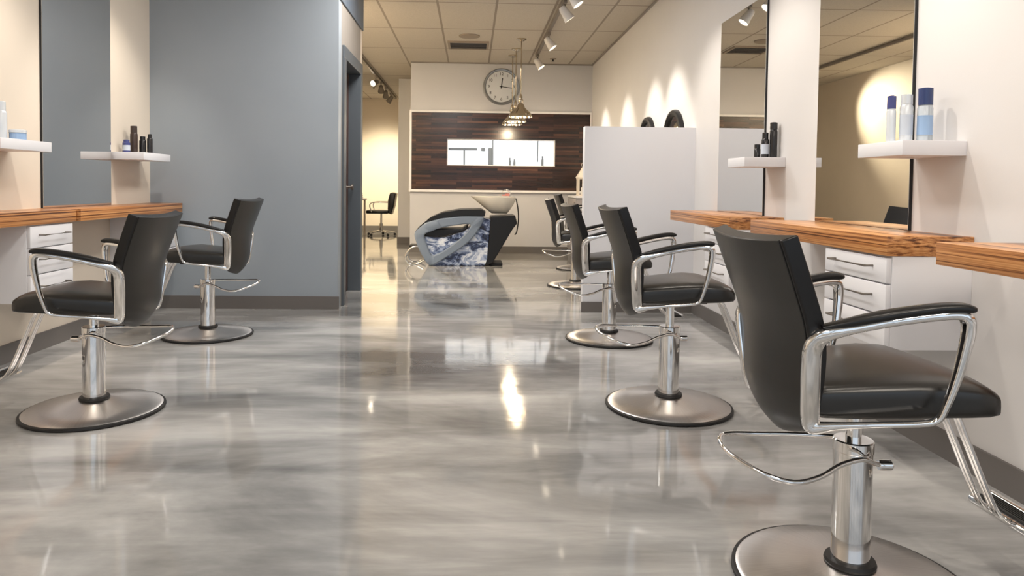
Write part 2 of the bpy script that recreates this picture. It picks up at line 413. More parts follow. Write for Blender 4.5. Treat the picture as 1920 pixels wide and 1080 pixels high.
# ------------------------------------------------------------------ ceiling fittings
v = thing('ceiling_vent', 'dark square air diffuser in the ceiling before the clock wall', 'vent', (-.06, 9.44, HC))
holed_bm = bmesh.new()
for x0, x1, y0, y1 in ((-.27, .27, -.23, -.2), (-.27, .27, .2, .23), (-.27, -.24, -.2, .2), (.24, .27, -.2, .2)): bbox(holed_bm, x0, x1, y0, y1, -.022, 0)
finish(holed_bm, 'frame', M['eyeball'], v)
box('duct', -.24, .24, -.2, .2, -.004, 0, M['dark'], v)
for i in range(6):
    y = -.165 + i * .066
    bm = bmesh.new(); bbox(bm, -.238, .238, y - .016, y + .016, -.018, -.014); finish(bm, 'slat', M['darkmetal'], v)
v = tag(lathe_obj('ceiling_speaker', [(.13, 0), (.13, -.012), (.11, -.018), (.001, -.018)], M['eyeball'], None, 36, 'Z', (0, 0, 0), (-.047, 8.885, HC)), 'round flat speaker grille in the ceiling beside the air diffuser', 'speaker')
for x, y, l in ((1.17, 10.36, 'small dark sprinkler head in the ceiling near the right corner of the clock wall'), (-1.877, 13.56, 'small dark sprinkler head in the ceiling of the far left area')):
    t = thing('sprinkler', l, 'sprinkler', (x, y, HC), 0)
    lathe_obj('escutcheon', [(.05, 0), (.045, -.01), (.015, -.012)], M['eyeball'], t, 24)
    lathe_obj('nozzle', [(.012, -.012), (.012, -.035), (.022, -.04), (.001, -.043)], M['darkmetal'], t, 16)

# track spotlights
def spot_proto(name, aim, mcan, power=0):
    """aim: unit vector in world; body hangs from the track"""
    t = thing(name, 'x', 'spotlight', (0, 0, HC))
    box('adapter', -.018, .018, -.045, .045, -.075, -.045, M['trackm'], t, .003)
    tube('stem', [(0, 0, -.075), (0, 0, -.13)], .008, M['trackm'], t, 1, smoothpath=False)
    q = Vector(aim).normalized().to_track_quat('Z', 'Y').to_matrix().to_4x4(); off = Vector((0, 0, -.15))
    bm = bmesh.new(); lathe(bm, [(.001, -.06), (.030, -.058), (.040, -.03), (.044, .02), (.056, .085), (.058, .09), (.050, .088), (.036, .055), (.001, .05)], 28)
    bm.transform(Matrix.Translation(off) @ q); finish(bm, 'lamp_housing', mcan, t, auto=math.radians(35))
    bm = bmesh.new(); lathe(bm, [(.001, .078), (.049, .077), (.049, .071), (.001, .07)], 24); bm.transform(Matrix.Translation(off) @ q)
    finish(bm, 'lens', M['bulb'], t, auto=math.radians(35))
    return t
def add_spot(root, aim, power, size=70, blend=.75, col=(1, .91, .80)):
    l = bpy.data.lights.new('spot_beam', 'SPOT'); l.energy = power; l.spot_size = math.radians(size); l.spot_blend = blend; l.shadow_soft_size = .035; l.color = col
    o = bpy.data.objects.new('spot_beam', l); C.objects.link(o)
    d = Vector(aim).normalized(); p = Vector(root.location) + Vector((0, 0, -.15)) + d * .10
    o.location = p; o.rotation_euler = (-d).to_track_quat('Z', 'Y').to_euler()
def rail(x, y0, y1, label):
    t = thing('light_track', label, 'light track', (x, 0, HC))
    box('rail', -.018, .018, y0, y1, -.045, 0, M['trackm'], t, .003)
    box('end_cap', -.02, .02, y1, y1 + .012, -.047, 0, M['darkmetal'], t); return t
TX, TL = .90, -1.63
rail(TX, .6, 10.0, 'long grey ceiling light track running towards the clock wall')
rail(TL, .4, 5.35, 'ceiling light track over the left styling stations')
rail(TL, 8.2, 15.1, 'light track on the ceiling of the far left area')
RS = [(1.2, 1.35, 34), (2.35, 2.3, 34), (3.15, 2.9, 40), (4.15, 4.0, 40), (5.2, 5.25, 36), (6.45, 6.3, 34), (7.0, 7.1, 34), (8.45, 8.3, 34), (9.85, 9.65, 34)]
spots = []
where = {6.45: 'nearest in view, lamp glowing beside a white cone', 7.0: 'white cone pointing down, second from the top', 8.45: 'just right of the pendant lamps', 9.85: 'at the far end by the clock wall'}
for y, ty, pw in RS:
    aim = (W - TX, ty - y, -1.75 if y < 6 else -1.3)
    s = spot_proto('track_spotlight', aim, M['canw']); s.location = (TX, y, HC)
    s['label'] = ('white track spotlight on the long track, ' + where[y]) if y in where else ('white track spotlight above the right styling chairs, ' + {1.2: 'nearest', 2.35: 'second', 3.15: 'third', 4.15: 'fourth', 5.2: 'fifth'}[y] + ' from the shop front')
    s['group'] = 'spotlights on the long track'; add_spot(s, aim, pw * (2.8 if y > 6 else 1.45), 78 if y < 6 else 48)
for y, ty, pw in [(1.4, 1.3, 30), (2.6, 2.5, 34), (3.6, 3.7, 36), (4.75, 5.05, 40)]:
    aim = (WL - TL, ty - y, -1.55)
    s = spot_proto('track_spotlight', aim, M['canw']); s.location = (TL, y, HC)
    s['label'] = 'track spotlight over the left styling stations, ' + {1.4: 'nearest', 2.6: 'second', 3.6: 'third', 4.75: 'farthest'}[y] + ' on that track'; s['group'] = 'spotlights on the left station track'; add_spot(s, aim, pw * 1.7, 76)
ords = ['nearest of the four', 'second nearest of the four', 'third of the four', 'farthest of the four']
for i, (y, aim, pw) in enumerate([(12.0, (-.95, -1.6, -.65), 190), (12.7, (-.2, 1.9, -1.2), 120), (13.4, (-.25, 1.9, -1.5), 130), (14.2, (-.9, .2, -1.2), 50)]):
    s = spot_proto('track_spotlight', aim, M['trackm']); s.location = (TL, y, HC)
    s['label'] = 'grey track spotlight in the far left area, ' + ords[i]; s['group'] = 'spotlights in the far left area'; add_spot(s, aim, pw * 2.6, 58, 1, (1, .87, .62))

# pendants
def pendant(x, y, label):
    t = thing('pendant_lamp', label, 'pendant lamp', (x, y, HC), 0, 'pendant lamps before the clock wall')
    lathe_obj('canopy', [(.065, 0), (.065, -.012), (.03, -.03), (.006, -.035)], M['lead'], t, 28)
    tube('cord', [(0, 0, -.03), (0, 0, -.72)], .007, M['lead'], t, 1, smoothpath=False)
    lathe_obj('socket', [(.008, -.70), (.02, -.72), (.022, -.76), (.034, -.775), (.034, -.80), (.026, -.812), (.03, -.83)], M['lead'], t, 28)
    s = lathe_obj('shade', [(.03, -.82), (.045, -.84), (.052, -.87), (.085, -.90), (.118, -.93), (.138, -.965), (.146, -.99), (.142, -.99), (.132, -.965), (.112, -.936), (.08, -.908), (.046, -.876), (.028, -.84)], M['lead'], t, 104, cap=False)
    for q in s.data.vertices:
        th = math.atan2(q.co.y, q.co.x)
        if q.co.z < -.86: k = 1 + .035 * math.cos(13 * th); q.co.x *= k; q.co.y *= k
    lathe_obj('bulb', [(.001, -.975), (.03, -.968), (.05, -.945), (.045, -.915), (.02, -.89), (.012, -.87)], M['pendglow'], t, 24)
    l = bpy.data.lights.new('pendant_light', 'POINT'); l.energy = 11; l.color = (1, .82, .58); l.shadow_soft_size = .05
    o = bpy.data.objects.new('pendant_light', l); C.objects.link(o); o.location = (x, y, HC - 1.03)
pendant(.615, 9.02, 'brass pendant lamp with bell shade, nearest and highest in the row of three')
pendant(.59, 9.68, 'brass pendant lamp with bell shade, middle one of the row of three')
pendant(.57, 10.16, 'brass pendant lamp with bell shade, farthest and lowest in the row of three')

# ------------------------------------------------------------------ styling stations
ZC, TH = .858, .073
def counter(x0, x1, y0, y1, label, grp):
    o = box('wooden_worktop', x0, x1, y0, y1, ZC - TH, ZC, M['wood'], bev=.002); tag(o, label, 'counter', grp); return o
counter(1.507, W, 4.08, 5.31, 'striped brown wooden worktop on the right wall, farthest one beside the white partition', 'wooden worktops along the right wall')
counter(1.507, W, 2.515, 3.77, 'striped brown wooden worktop on the right wall, middle one below the larger mirror', 'wooden worktops along the right wall')
counter(1.507, W, 1.02, 2.245, 'striped brown wooden worktop at the right edge of the photo, nearest one', 'wooden worktops along the right wall')
counter(WL, -2.354, 2.9, 4.275, 'orange brown wooden worktop on the left wall, nearer one cut by the left photo edge', 'wooden worktops along the left wall')
counter(WL, -2.34, 4.30, YBL - .012, 'orange brown wooden worktop on the left wall, running up to the blue wall', 'wooden worktops along the left wall')

def cabinet(xf, xw, y0, y1, z0, label, grp):
    """xf front x, xw wall x"""
    sg = 1 if xf > xw else -1
    t = thing('drawer_cabinet', label, 'cabinet', ((xf + xw) / 2, (y0 + y1) / 2, z0), 0, grp)
    cx, cy = t.location.x, t.location.y; z1 = ZC - TH; h = z1 - z0
    a, b = sorted((xf - sg * .02 - cx, xw - cx))
    box('body', a, b, y0 - cy, y1 - cy, 0, h, M['white'], t, .0015)
    hs = [0, h * .36, h * .70, h * .985]
    for i in range(3):
        fa, fb = sorted((xf - sg * .02 - cx + sg * .001, xf - cx))
        dr = box('drawer', fa, fb, y0 - cy + .003, y1 - cy - .003, hs[i] + .003, hs[i + 1] - .003, M['white'], t, .0015)
        zc = (hs[i] + hs[i + 1]) / 2 + .01; yw = (y1 - y0) * .30; x = xf - cx
        tube('handle', [(x, -yw, zc), (x + sg * .034, -yw, zc), (x + sg * .034, yw, zc), (x, yw, zc)], .0045, M['handle'], dr, 1, smoothpath=False, n=8)
    return t
cabinet(1.512, W, 2.52, 2.97, .44, 'white three-drawer cabinet hung under the middle worktop on the right wall', 'white drawer cabinets on the right')
cabinet(1.512, W, 1.03, 1.46, .44, 'white three-drawer cabinet under the nearest right worktop, outside the photo edge', 'white drawer cabinets on the right')
cabinet(1.512, W, 4.085, 4.52, .44, 'white three-drawer cabinet under the farthest worktop on the right wall', 'white drawer cabinets on the right')
cabinet(-2.36, WL, 3.84, 4.25, .36, 'white drawer cabinet under the left worktop beside the near left chair armrest', 'white drawer cabinets on the left')
cabinet(-2.36, WL, 5.16, 5.72, .36, 'white drawer cabinet under the left worktop against the blue wall', 'white drawer cabinets on the left')

def mirror(xw, sg, y0, y1, z1, label):
    t = thing('wall_mirror', label, 'mirror', (xw, (y0 + y1) / 2, ZC)); hw = (y1 - y0) / 2; h = z1 - ZC
    a, b = sorted((0, sg * .012)); box('backing', a, b, -hw, hw, .0, h, M['darkmetal'], t)
    a, b = sorted((sg * .0122, sg * .0145)); box('mirror_glass', a, b, -hw + .002, hw - .002, .002, h - .002, M['mirror'], t)
mirror(W, -1, 4.36, 5.165, 2.232, 'tall frameless mirror on the right wall nearer the white partition')
mirror(W, -1, 2.885, 3.685, 2.45, 'tall frameless mirror on the right wall above the middle worktop')
mirror(WL, 1, 4.345, 5.155, 2.45, 'tall frameless mirror on the left wall reflecting the blue wall')

def shelf(x0, x1, y0, y1, z0, label, grp):
    return tag(box('floating_shelf', x0, x1, y0, y1, z0, z0 + .055, M['white'], bev=.002), label, 'shelf', grp)
shelf(1.587, W, 2.57, 2.872, 1.155, 'white floating shelf with pale blue bottles beside the middle right mirror', 'floating shelves on the right wall')
shelf(1.587, W, 4.08, 4.35, 1.155, 'white floating shelf with black bottles between the two right mirrors', 'floating shelves on the right wall')
shelf(WL, -2.363, 3.62, 4.05, 1.185, 'white floating shelf at the left photo edge with a blue jar', 'floating shelves on the left wall')
shelf(WL, -2.363, 5.17, 5.62, 1.185, 'white floating shelf with dark bottles beside the blue wall', 'floating shelves on the left wall')
zr, zl = 1.21, 1.24
bottle('spray_can', 1.752, 2.70, zr, .212, .027, M['glassc'], 'tall clear blue spray can with dark blue cap, right one of three', 'bottle', M['bluecap'], .95, .32, 'hair products on the near right shelf', M['bluelab'])
bottle('spray_can', 1.700, 2.735, zr, .190, .023, M['silverp'], 'pale silver spray can between two dark-capped ones on the right shelf', 'bottle', M['silverp'], .9, .2, 'hair products on the near right shelf', M['lbl'])
bottle('spray_can', 1.658, 2.765, zr, .188, .017, M['silverp'], 'slim pale spray can with dark violet cap, left one of three', 'bottle', M['indigo'], .95, .28, 'hair products on the near right shelf')
bottle('product_bottle', 1.725, 4.24, zr, .085, .019, M['blackp'], 'shortest black bottle on the shelf between the right mirrors', grp='black bottles on the far right shelf', neck=.9, caph=.3)
bottle('product_bottle', 1.752, 4.19, zr, .152, .022, M['blackp'], 'medium black bottle with a grey blue label, middle of three between the right mirrors', grp='black bottles on the far right shelf', neck=.8, caph=.25, lab=M['lbl'])
bottle('product_bottle', 1.793, 4.17, zr, .212, .022, M['blackp'], 'tallest black bottle on the shelf between the right mirrors', grp='black bottles on the far right shelf', neck=.97, caph=.2)
bottle('product_bottle', -2.545, 5.29, zl, .095, .026, M['indigo'], 'short dark blue bottle with pale label on the shelf by the blue wall', grp='dark bottles on the far left shelf', neck=.8, caph=.2, lab=M['lbl'])
bottle('product_bottle', -2.535, 5.385, zl, .205, .026, M['brownp'], 'tallest dark brown bottle on the shelf by the blue wall', grp='dark bottles on the far left shelf', neck=.9, caph=.25)
bottle('product_bottle', -2.50, 5.45, zl, .13, .024, M['blackp'], 'black bottle just right of the tall brown one near the blue wall', grp='dark bottles on the far left shelf', neck=.8, caph=.2)
bottle('product_bottle', -2.455, 5.47, zl, .15, .020, M['blackp'], 'slim black bottle at the right end of the group by the blue wall', grp='dark bottles on the far left shelf', neck=.7, caph=.2)
bottle('spray_can', -2.525, 3.80, zl, .205, .026, M['glassc'], 'dark blue capped spray can cut by the left photo edge', 'bottle', M['bluecap'], .95, .35, 'hair products on the near left shelf', M['bluelab'])
bottle('spray_can', -2.475, 3.80, zl, .20, .024, M['silverp'], 'pale silver spray can beside the blue jar on the left shelf', 'bottle', M['silverp'], .8, .25, 'hair products on the near left shelf')
jt = thing('product_jar', 'low pale blue jar at the end of the left shelf', 'jar', (-2.43, 3.86, zl))
lathe_obj('body', [(.036, 0), (.040, .004), (.040, .036), (.036, .038)], M['bluelab'], jt, 28)
lathe_obj('lid', [(.042, .038), (.042, .052), (.038, .055), (.001, .055)], M['silverp'], jt, 28)

# round mirrors on the right wall beyond the partition
for y, z, l in ((6.34, 1.43, 'round dark-framed mirror peeking over the partition, larger one'), (7.30, 1.46, 'round dark-framed mirror peeking over the partition, smaller one farther back')):
    t = thing('round_mirror', l, 'mirror', (W, y, z), 0, 'round mirrors beyond the partition')
    r = .30
    lathe_obj('frame', [(r - .055, 0), (r - .055, -.03), (r - .035, -.045), (r - .01, -.04), (r, -.02), (r, 0)], M['darkmetal'], t, 48, 'X', cap=False)
    lathe_obj('mirror_glass', [(.001, -.016), (r - .05, -.016)], M['mirror'], t, 48, 'X', cap=False)

# white cabinet and lantern in the far right corner
t = thing('low_cabinet', 'pale grey cabinet in the far right corner behind the black chairs', 'cabinet', (1.64, 10.3, 0))
box('body', -.155, .165, -.35, .45, 0, .87, M['deskm'], t, .003); box('cabinet_top', -.17, .17, -.37, .46, .87, .90, M['white'], t, .003)
for z0, z1 in ((.10, .47), (.49, .86)):
    dd = box('door', -.172, -.156, -.345, .445, z0, z1, M['deskm'], t, .002); box('handle', -.184, -.1725, -.30, -.15, z1 - .06, z1 - .045, M['handle'], dd)
t = thing('lantern', 'cream wooden lantern with peaked roof beside the partition edge', 'lantern', (1.60, 10.1, .90))
bm = bmesh.new()
for x in (-.075, .075):
    for y in (-.075, .075): bbox(bm, x - .01, x + .01, y - .01, y + .01, .02, .26)
bbox(bm, -.09, .09, -.09, .09, 0, .02); bbox(bm, -.09, .09, -.09, .09, .24, .265)
for x in (-.075, .075): bbox(bm, x - .004, x + .004, -.005, .005, .02, .24)
for y in (-.075, .075): bbox(bm, -.005, .005, y - .004, y + .004, .02, .24)
finish(bm, 'cage', M['lantern'], t)
bm = bmesh.new(); lathe(bm, [(.14, .262), (.13, .275), (.06, .36), (.035, .40), (.001, .42)], 4); bm.transform(Matrix.Rotation(PI / 4, 4, 'Z')); finish(bm, 'roof', M['lantern'], t)
tube('ring', [(.03 * math.cos(a * PI / 4), 0, .445 + .03 * math.sin(a * PI / 4)) for a in range(8)], .004, M['handle'], t, 3, True)
lathe_obj('candle', [(.032, .02), (.032, .12), (.001, .125)], M['whitepaint'], t, 20)

# ------------------------------------------------------------------ styling chair
def seat_mesh():
    secs = []   # (x, zmid, halfwidth, halfheight)
    S = [(-.190, .522, .162, .030), (-.180, .522, .170, .038), (-.155, .523, .176, .043), (-.06, .530, .194, .047), (.03, .537, .209, .049), (.11, .542, .222, .048), (.17, .542, .229, .044), (.205, .538, .229, .037), (.228, .533, .221, .029), (.241, .529, .203, .016)]
    bm = bmesh.new(); rings = []; n = 40
    for x, z, hw, hh in S:
        ring = []
        for k in range(n):
            a = 2 * PI * k / n; c, s = math.cos(a), math.sin(a)
            yy = math.copysign(abs(c) ** .28, c) * hw; zz = math.copysign(abs(s) ** .42, s) * hh
            if s > 0: zz += .006 * (1 - (yy / hw) ** 2)
            xx = x - .012 * (abs(yy) / hw) ** 3 if x > .1 else x
            ring.append(bm.verts.new((xx, yy, z + zz)))
        rings.append(ring)
    for a, b in zip(rings, rings[1:]):
        for k in range(n): bm.faces.new((a[k], a[(k + 1) % n], b[(k + 1) % n], b[k]))
    bm.faces.new(rings[0][::-1]); bm.faces.new(rings[-1]); return bm
BP = [(-.287, .913, .230), (-.264, .85, .228), (-.239, .78, .224), (-.217, .715, .218), (-.205, .65, .209), (-.203, .58, .198), (-.204, .53, .187), (-.198, .49, .172), (-.186, .462, .148), (-.170, .444, .105)]
def back_grid(off0, off1, inset=0):
    """curved slab following the back profile between two offsets (behind is negative)"""
    P = catmull([Vector((a, b, c)) for a, b, c in BP], 4); nv = 12; bm = bmesh.new(); L = []
    for off in (off0, off1):
        g = []
        for i, p in enumerate(P):
            t = P[min(i + 1, len(P) - 1)] - P[max(i - 1, 0)]; t2 = Vector((t.x, 0, t.y)).normalized(); nrm = Vector((-t2.z, 0, t2.x)) * -1
            if nrm.x < 0: nrm = -nrm
            row = []
            for j in range(nv + 1):
                s = -1 + 2 * j / nv; hw = p.z - inset
                o = off - .026 * (1 - s * s)
                zz = p.y
                if i == 0: zz -= .0
                row.append(bm.verts.new((p.x + nrm.x * o, hw * s, zz + nrm.z * o)))
            g.append(row)
        L.append(g)
    A, B = L; R = len(A)
    for i in range(R - 1):
        for j in range(nv):
            bm.faces.new((A[i][j], A[i][j + 1], A[i + 1][j + 1], A[i + 1][j])); bm.faces.new((B[i][j], B[i + 1][j], B[i + 1][j + 1], B[i][j + 1]))
        bm.faces.new((A[i][0], A[i + 1][0], B[i + 1][0], B[i][0])); bm.faces.new((A[i][nv], B[i][nv], B[i + 1][nv], A[i + 1][nv]))
    for j in range(nv):
        bm.faces.new((A[0][j], B[0][j], B[0][j + 1], A[0][j + 1])); bm.faces.new((A[-1][j], A[-1][j + 1], B[-1][j + 1], B[-1][j]))
    return bm
def arm_path(s):
    P = [(-.200, .490, .178), (-.207, .55, .190), (-.213, .62, .203), (-.213, .668, .213), (-.193, .696, .224), (-.14, .713, .237), (-.06, .733, .252), (.02, .748, .266), (.07, .753, .275), (.089, .745, .279),
         (.094, .722, .278), (.091, .68, .274), (.080, .61, .266), (.063, .545, .258), (.048, .512, .252), (.01, .501, .243), (-.08, .490, .218), (-.15, .478, .193), (-.192, .470, .178)]
    S = [(.021, .012), (.022, .012), (.022, .012), (.021, .012), (.016, .014), (.0105, .016), (.010, .017), (.010, .017), (.010, .017), (.012, .016),
         (.012, .014), (.011, .012), (.009, .010), (.007, .009), (.006, .009), (.006, .009), (.006, .009), (.009, .010), (.016, .012)]
    sub = 5; pts = catmull([Vector((a, c * s, b)) for a, b, c in P], sub, True)
    sz = catmull([Vector((a, b, 0)) for a, b in S], sub, True)
    return pts, [(q.x, q.y) for q in sz]
def make_chair(label, side):
    """side +1: lever bows to -y (right-hand chairs), -1 mirrored"""
    t = thing('styling_chair', label, 'chair', (0, 0, 0), 0, 'black hydraulic styling chairs'); up = []
    lathe_obj('base_disc', [(.277, .004), (.281, .010), (.281, .016), (.27, .022), (.20, .033), (.12, .045), (.07, .054), (.045, .056)], M['steel'], t, 96)
    lathe_obj('base_ring', [(.265, .001), (.287, .001), (.292, .006), (.291, .013), (.282, .0165), (.265, .014)], M['blackrub'], t, 96, cap=False)
    lathe_obj('pump_column', [(.047, .05), (.047, .35), (.049, .352), (.049, .378), (.046, .381), (.001, .381)], M['chrome'], t, 48)
    lathe_obj('column_collar', [(.046, .052), (.060, .052), (.063, .060), (.060, .068), (.046, .070)], M['blackrub'], t, 48, cap=False)
    y = -1 * side
    P = [(.040, .064 * y, .338), (.018, .070 * y, .343), (-.02, .078 * y, .356), (-.08, .090 * y, .346), (-.14, .112 * y, .326), (-.21, .126 * y, .318), (-.28, .108 * y, .333), (-.335, .05 * y, .355), (-.344, -.01 * y, .370), (-.31, -.062 * y, .370), (-.22, -.082 * y, .364), (-.12, -.080 * y, .364), (-.045, -.068 * y, .364), (-.0, -.055 * y, .364)]
    lv = tube('pump_lever', P, .0065, M['chrome'], t, 5)
    bm = bmesh.new(); lathe(bm, [(.012, -.018), (.013, -.012), (.013, .012), (.010, .016)], 20, 'X', (.048, .064 * y, .337)); finish(bm, 'lever_knob', M['chrome'], lv, auto=.6)
    # upper part (moves with the height)
    up.append(lathe_obj('piston', [(.019, .36), (.019, .475), (.03, .478), (.03, .488)], M['chrome'], t, 32))
    bm = bmesh.new(); bbox(bm, -.16, .13, -.13, .13, .484, .498, .003); bbox(bm, -.10, .08, -.045, .045, .468, .486, .004); up.append(finish(bm, 'seat_plate', M['darkmetal'], t, auto=.6))
    st = finish(seat_mesh(), 'seat', M['leatherseat'], t, auto=math.radians(50)); up.append(st)
    bk = finish(back_grid(-.014, .026), 'backrest', M['leather'], t, auto=math.radians(50)); up.append(bk)
    bv = bk.modifiers.new('Bevel', 'BEVEL'); bv.width = .008; bv.segments = 3; bv.limit_method = 'ANGLE'; bv.angle_limit = math.radians(50)
    finish(back_grid(-.0185, -.0135, .010), 'back_cover', M['backshell'], bk, auto=math.radians(50))
    for s in (-1, 1):
        pts, sz = arm_path(s); bm = bmesh.new(); sweep(bm, pts, sz, Vector((0, 1, 0)), 16, True, .55)
        af = finish(bm, 'armrest_frame', M['chrome'], t, auto=math.radians(60)); up.append(af)
        bm = bmesh.new()
        pp = catmull([Vector(q) for q in [(-.200, .222 * s, .714), (-.14, .237 * s, .729), (-.06, .252 * s, .749), (.02, .266 * s, .764), (.07, .275 * s, .769), (.102, .280 * s, .767)]], 5)
        szs = [(.004 + .007 * min(1, 4 * i / len(pp), 6 * (len(pp) - 1 - i) / len(pp) + .4), .013 + .008 * min(1, 3 * i / len(pp), 8 * (len(pp) - 1 - i) / len(pp) + .5)) for i in range(len(pp))]
        sweep(bm, pp, szs, Vector((0, 1, 0)), 16, False, .7); finish(bm, 'arm_pad', M['leather'], af, auto=math.radians(60))
    # footrest
    bm = bmesh.new()
    for yy in (-.037, -.022, .022, .037):
        sweep(bm, catmull([Vector(q) for q in [(.0, yy, .488), (.17, yy, .490), (.222, yy, .482), (.245, yy, .455), (.275, yy, .385), (.335, yy, .245), (.362, yy, .198), (.385, yy, .178), (.41, yy, .172)]], 5), (.0065, .0068), Vector((0, 1, 0)), 8)
    fo = finish(bm, 'footrest_bar', M['chrome'], t, smooth=True); up.append(fo)
    bm = bmesh.new(); sweep(bm, [Vector((.41, -.13, .168)), Vector((.41, .13, .168))], (.012, .012), Vector((0, 0, 1)), 12); sweep(bm, [Vector((.465, -.13, .18)), Vector((.465, .13, .18))], (.012, .012), Vector((0, 0, 1)), 12)
    bbox(bm, .41, .465, -.13, -.118, .166, .18); bbox(bm, .41, .465, .118, .13, .166, .18); bbox(bm, .41, .465, -.05, .05, .166, .18); finish(bm, 'footrest_rail', M['chrome'], fo, auto=.6)
    bm = bmesh.new()
    for i in range(7): bbox(bm, .412 + i * .008, .416 + i * .008, -.115, .115, .182, .188)
    bbox(bm, .410, .467, -.115, .115, .176, .182); finish(bm, 'footrest_tread', M['blackrub'], fo)
    return t, up
def lift(root, dz):
    for o in bpy.data.objects:
        if o.parent == root and o.name.split('.')[0] in ('piston', 'seat_plate', 'seat', 'backrest', 'armrest_frame', 'footrest_bar'): o.location.z = dz
CH = [('black styling chair in front of the nearest right worktop, largest chair in the photo', .994, 1.780, -.01, 0, 1),
      ('black styling chair before the middle right worktop, second from the camera', .932, 3.256, .01, .02, 1),
      ('black styling chair in front of the white partition, third from the camera on the right', .936, 4.71, .03, -.004, 1),
      ('black styling chair behind the partition, leftmost backrest near the far baseboard', 1.085, 7.27, 0, -.01, 1),
      ('black styling chair farthest back on the right, between another backrest and the grey cabinet', 1.36, 8.80, 0, .02, 1),
      ('black styling chair facing the left wall, nearer one with its whole round base in view', -1.673, 3.171, PI, -.029, -1),
      ('black styling chair facing the left wall, farther one in front of the blue wall', -1.763, 4.777, PI - .04, .006, -1)]
chR, _ = make_chair(CH[0][0], 1); first = True
chL, _ = make_chair(CH[5][0], -1)
for lab, x, y, rz, dz, sd in CH:
    src = chR if sd == 1 else chL
    if lab == src['label']: src.location = (x, y, 0); src.rotation_euler = (0, 0, rz); r = src
    else: r = dup(src, (x, y, 0), rz, lab)
    lift(r, dz)

# ------------------------------------------------------------------ shampoo unit
Y0 = 8.95
su = thing('shampoo_chair', 'black and blue backwash unit with white basin below the plank panel', 'shampoo chair', (-.1, 9.28, 0))
ox, oy = -.1, 9.28
def sp(poly): return [(a - ox, b) for a, b in poly]
def ring_prism(name, outer, inner, y0, y1, m, parent):
    def resample(P, n=72):
        Q = catmull([Vector((a, 0, b)) for a, b in P], 8, True); d = [0]
        for i in range(len(Q)): d.append(d[-1] + (Q[(i + 1) % len(Q)] - Q[i]).length)
        out = []
        for k in range(n):
            t = d[-1] * k / n
            i = max(j for j in range(len(Q)) if d[j] <= t); f = (t - d[i]) / max(1e-9, d[i + 1] - d[i]); out.append(Q[i].lerp(Q[(i + 1) % len(Q)], f))
        return out
    O = resample(outer); I = resample(inner); cO = sum(O, Vector()) / len(O)
    # match by angle around the hole centre
    cI = sum(I, Vector()) / len(I); k0 = min(range(len(I)), key=lambda k: (I[k] - O[0]).length)
    I = I[k0:] + I[:k0]
    bm = bmesh.new(); n = len(O)
    rr = []
    for lst, y in ((O, y0 + .008), (O, y0 + .02)): pass
    vs = []
    for lst, y in ((O, y1), (O, y0 + .012), ([o.lerp(i, .12) for o, i in zip(O, I)], y0), ([o.lerp(i, .88) for o, i in zip(O, I)], y0), (I, y0 + .012), (I, y1)):
        vs.append([bm.verts.new((p.x, y, p.z)) for p in lst])
    for a, b in zip(vs, vs[1:] + vs[:1]):
        for i in range(n): bm.faces.new((a[i], a[(i + 1) % n], b[(i + 1) % n], b[i]))
    return finish(bm, name, m, parent, auto=math.radians(40))
OUT = sp([(-.714, .375), (-.699, .45), (-.575, .552), (-.376, .61), (-.127, .638), (.120, .640), (.158, .615), (.088, .458), (-.048, .294), (-.272, .141), (-.47, .022), (-.545, .026), (-.62, .14), (-.675, .25)])
INN = sp([(-.593, .395), (-.50, .445), (-.375, .491), (-.20, .522), (-.05, .540), (-.005, .522), (-.06, .43), (-.149, .343), (-.335, .203), (-.47, .140), (-.515, .165), (-.56, .28)])
for y0, y1 in ((Y0 - oy - .0, Y0 - oy + .07), (-(Y0 - oy) - .07, -(Y0 - oy))):
    ring_prism('side_frame', OUT, INN, y0, y1, M['chargrey'], su)
def pr_obj(name, poly, y0, y1, m, parent, bev=.01):
    bm = bmesh.new(); prism(bm, poly, y0, y1, 0); o = finish(bm, name, m, parent, auto=math.radians(40))
    if bev: b = o.modifiers.new('Bevel', 'BEVEL'); b.width = bev; b.segments = 3; b.limit_method = 'ANGLE'; b.angle_limit = math.radians(60)
    return o
hw = -(Y0 - oy)
pr_obj('body', sp([(-.50, .03), (-.49, 0), (.165, 0), (.206, .032), (.249, .60), (.161, .615), (-.10, .44), (-.34, .36), (-.58, .37), (-.60, .33)]), -hw + .075, hw - .075, M['patent'], su)
pr_obj('rear_housing', sp([(.175, .0), (.281, .045), (.539, .488), (.589, .551), (.562, .657), (.249, .635), (.215, .1)]), -hw + .06, hw - .06, M['leather'], su)
cu = sp([(-.708, .44), (-.66, .50), (-.526, .615), (-.377, .679), (-.152, .719), (.123, .728), (.182, .700), (.170, .64), (-.13, .642), (-.38, .614), (-.58, .556), (-.695, .455)])
pr_obj('backrest', cu, -hw + .005, hw - .005, M['leather'], su, .015)
pr_obj('seat', sp([(-.60, .38), (-.56, .455), (-.40, .47), (-.12, .47), (-.03, .53), (-.06, .46), (-.35, .375)]), -hw + .08, hw - .08, M['leather'], su, .01)
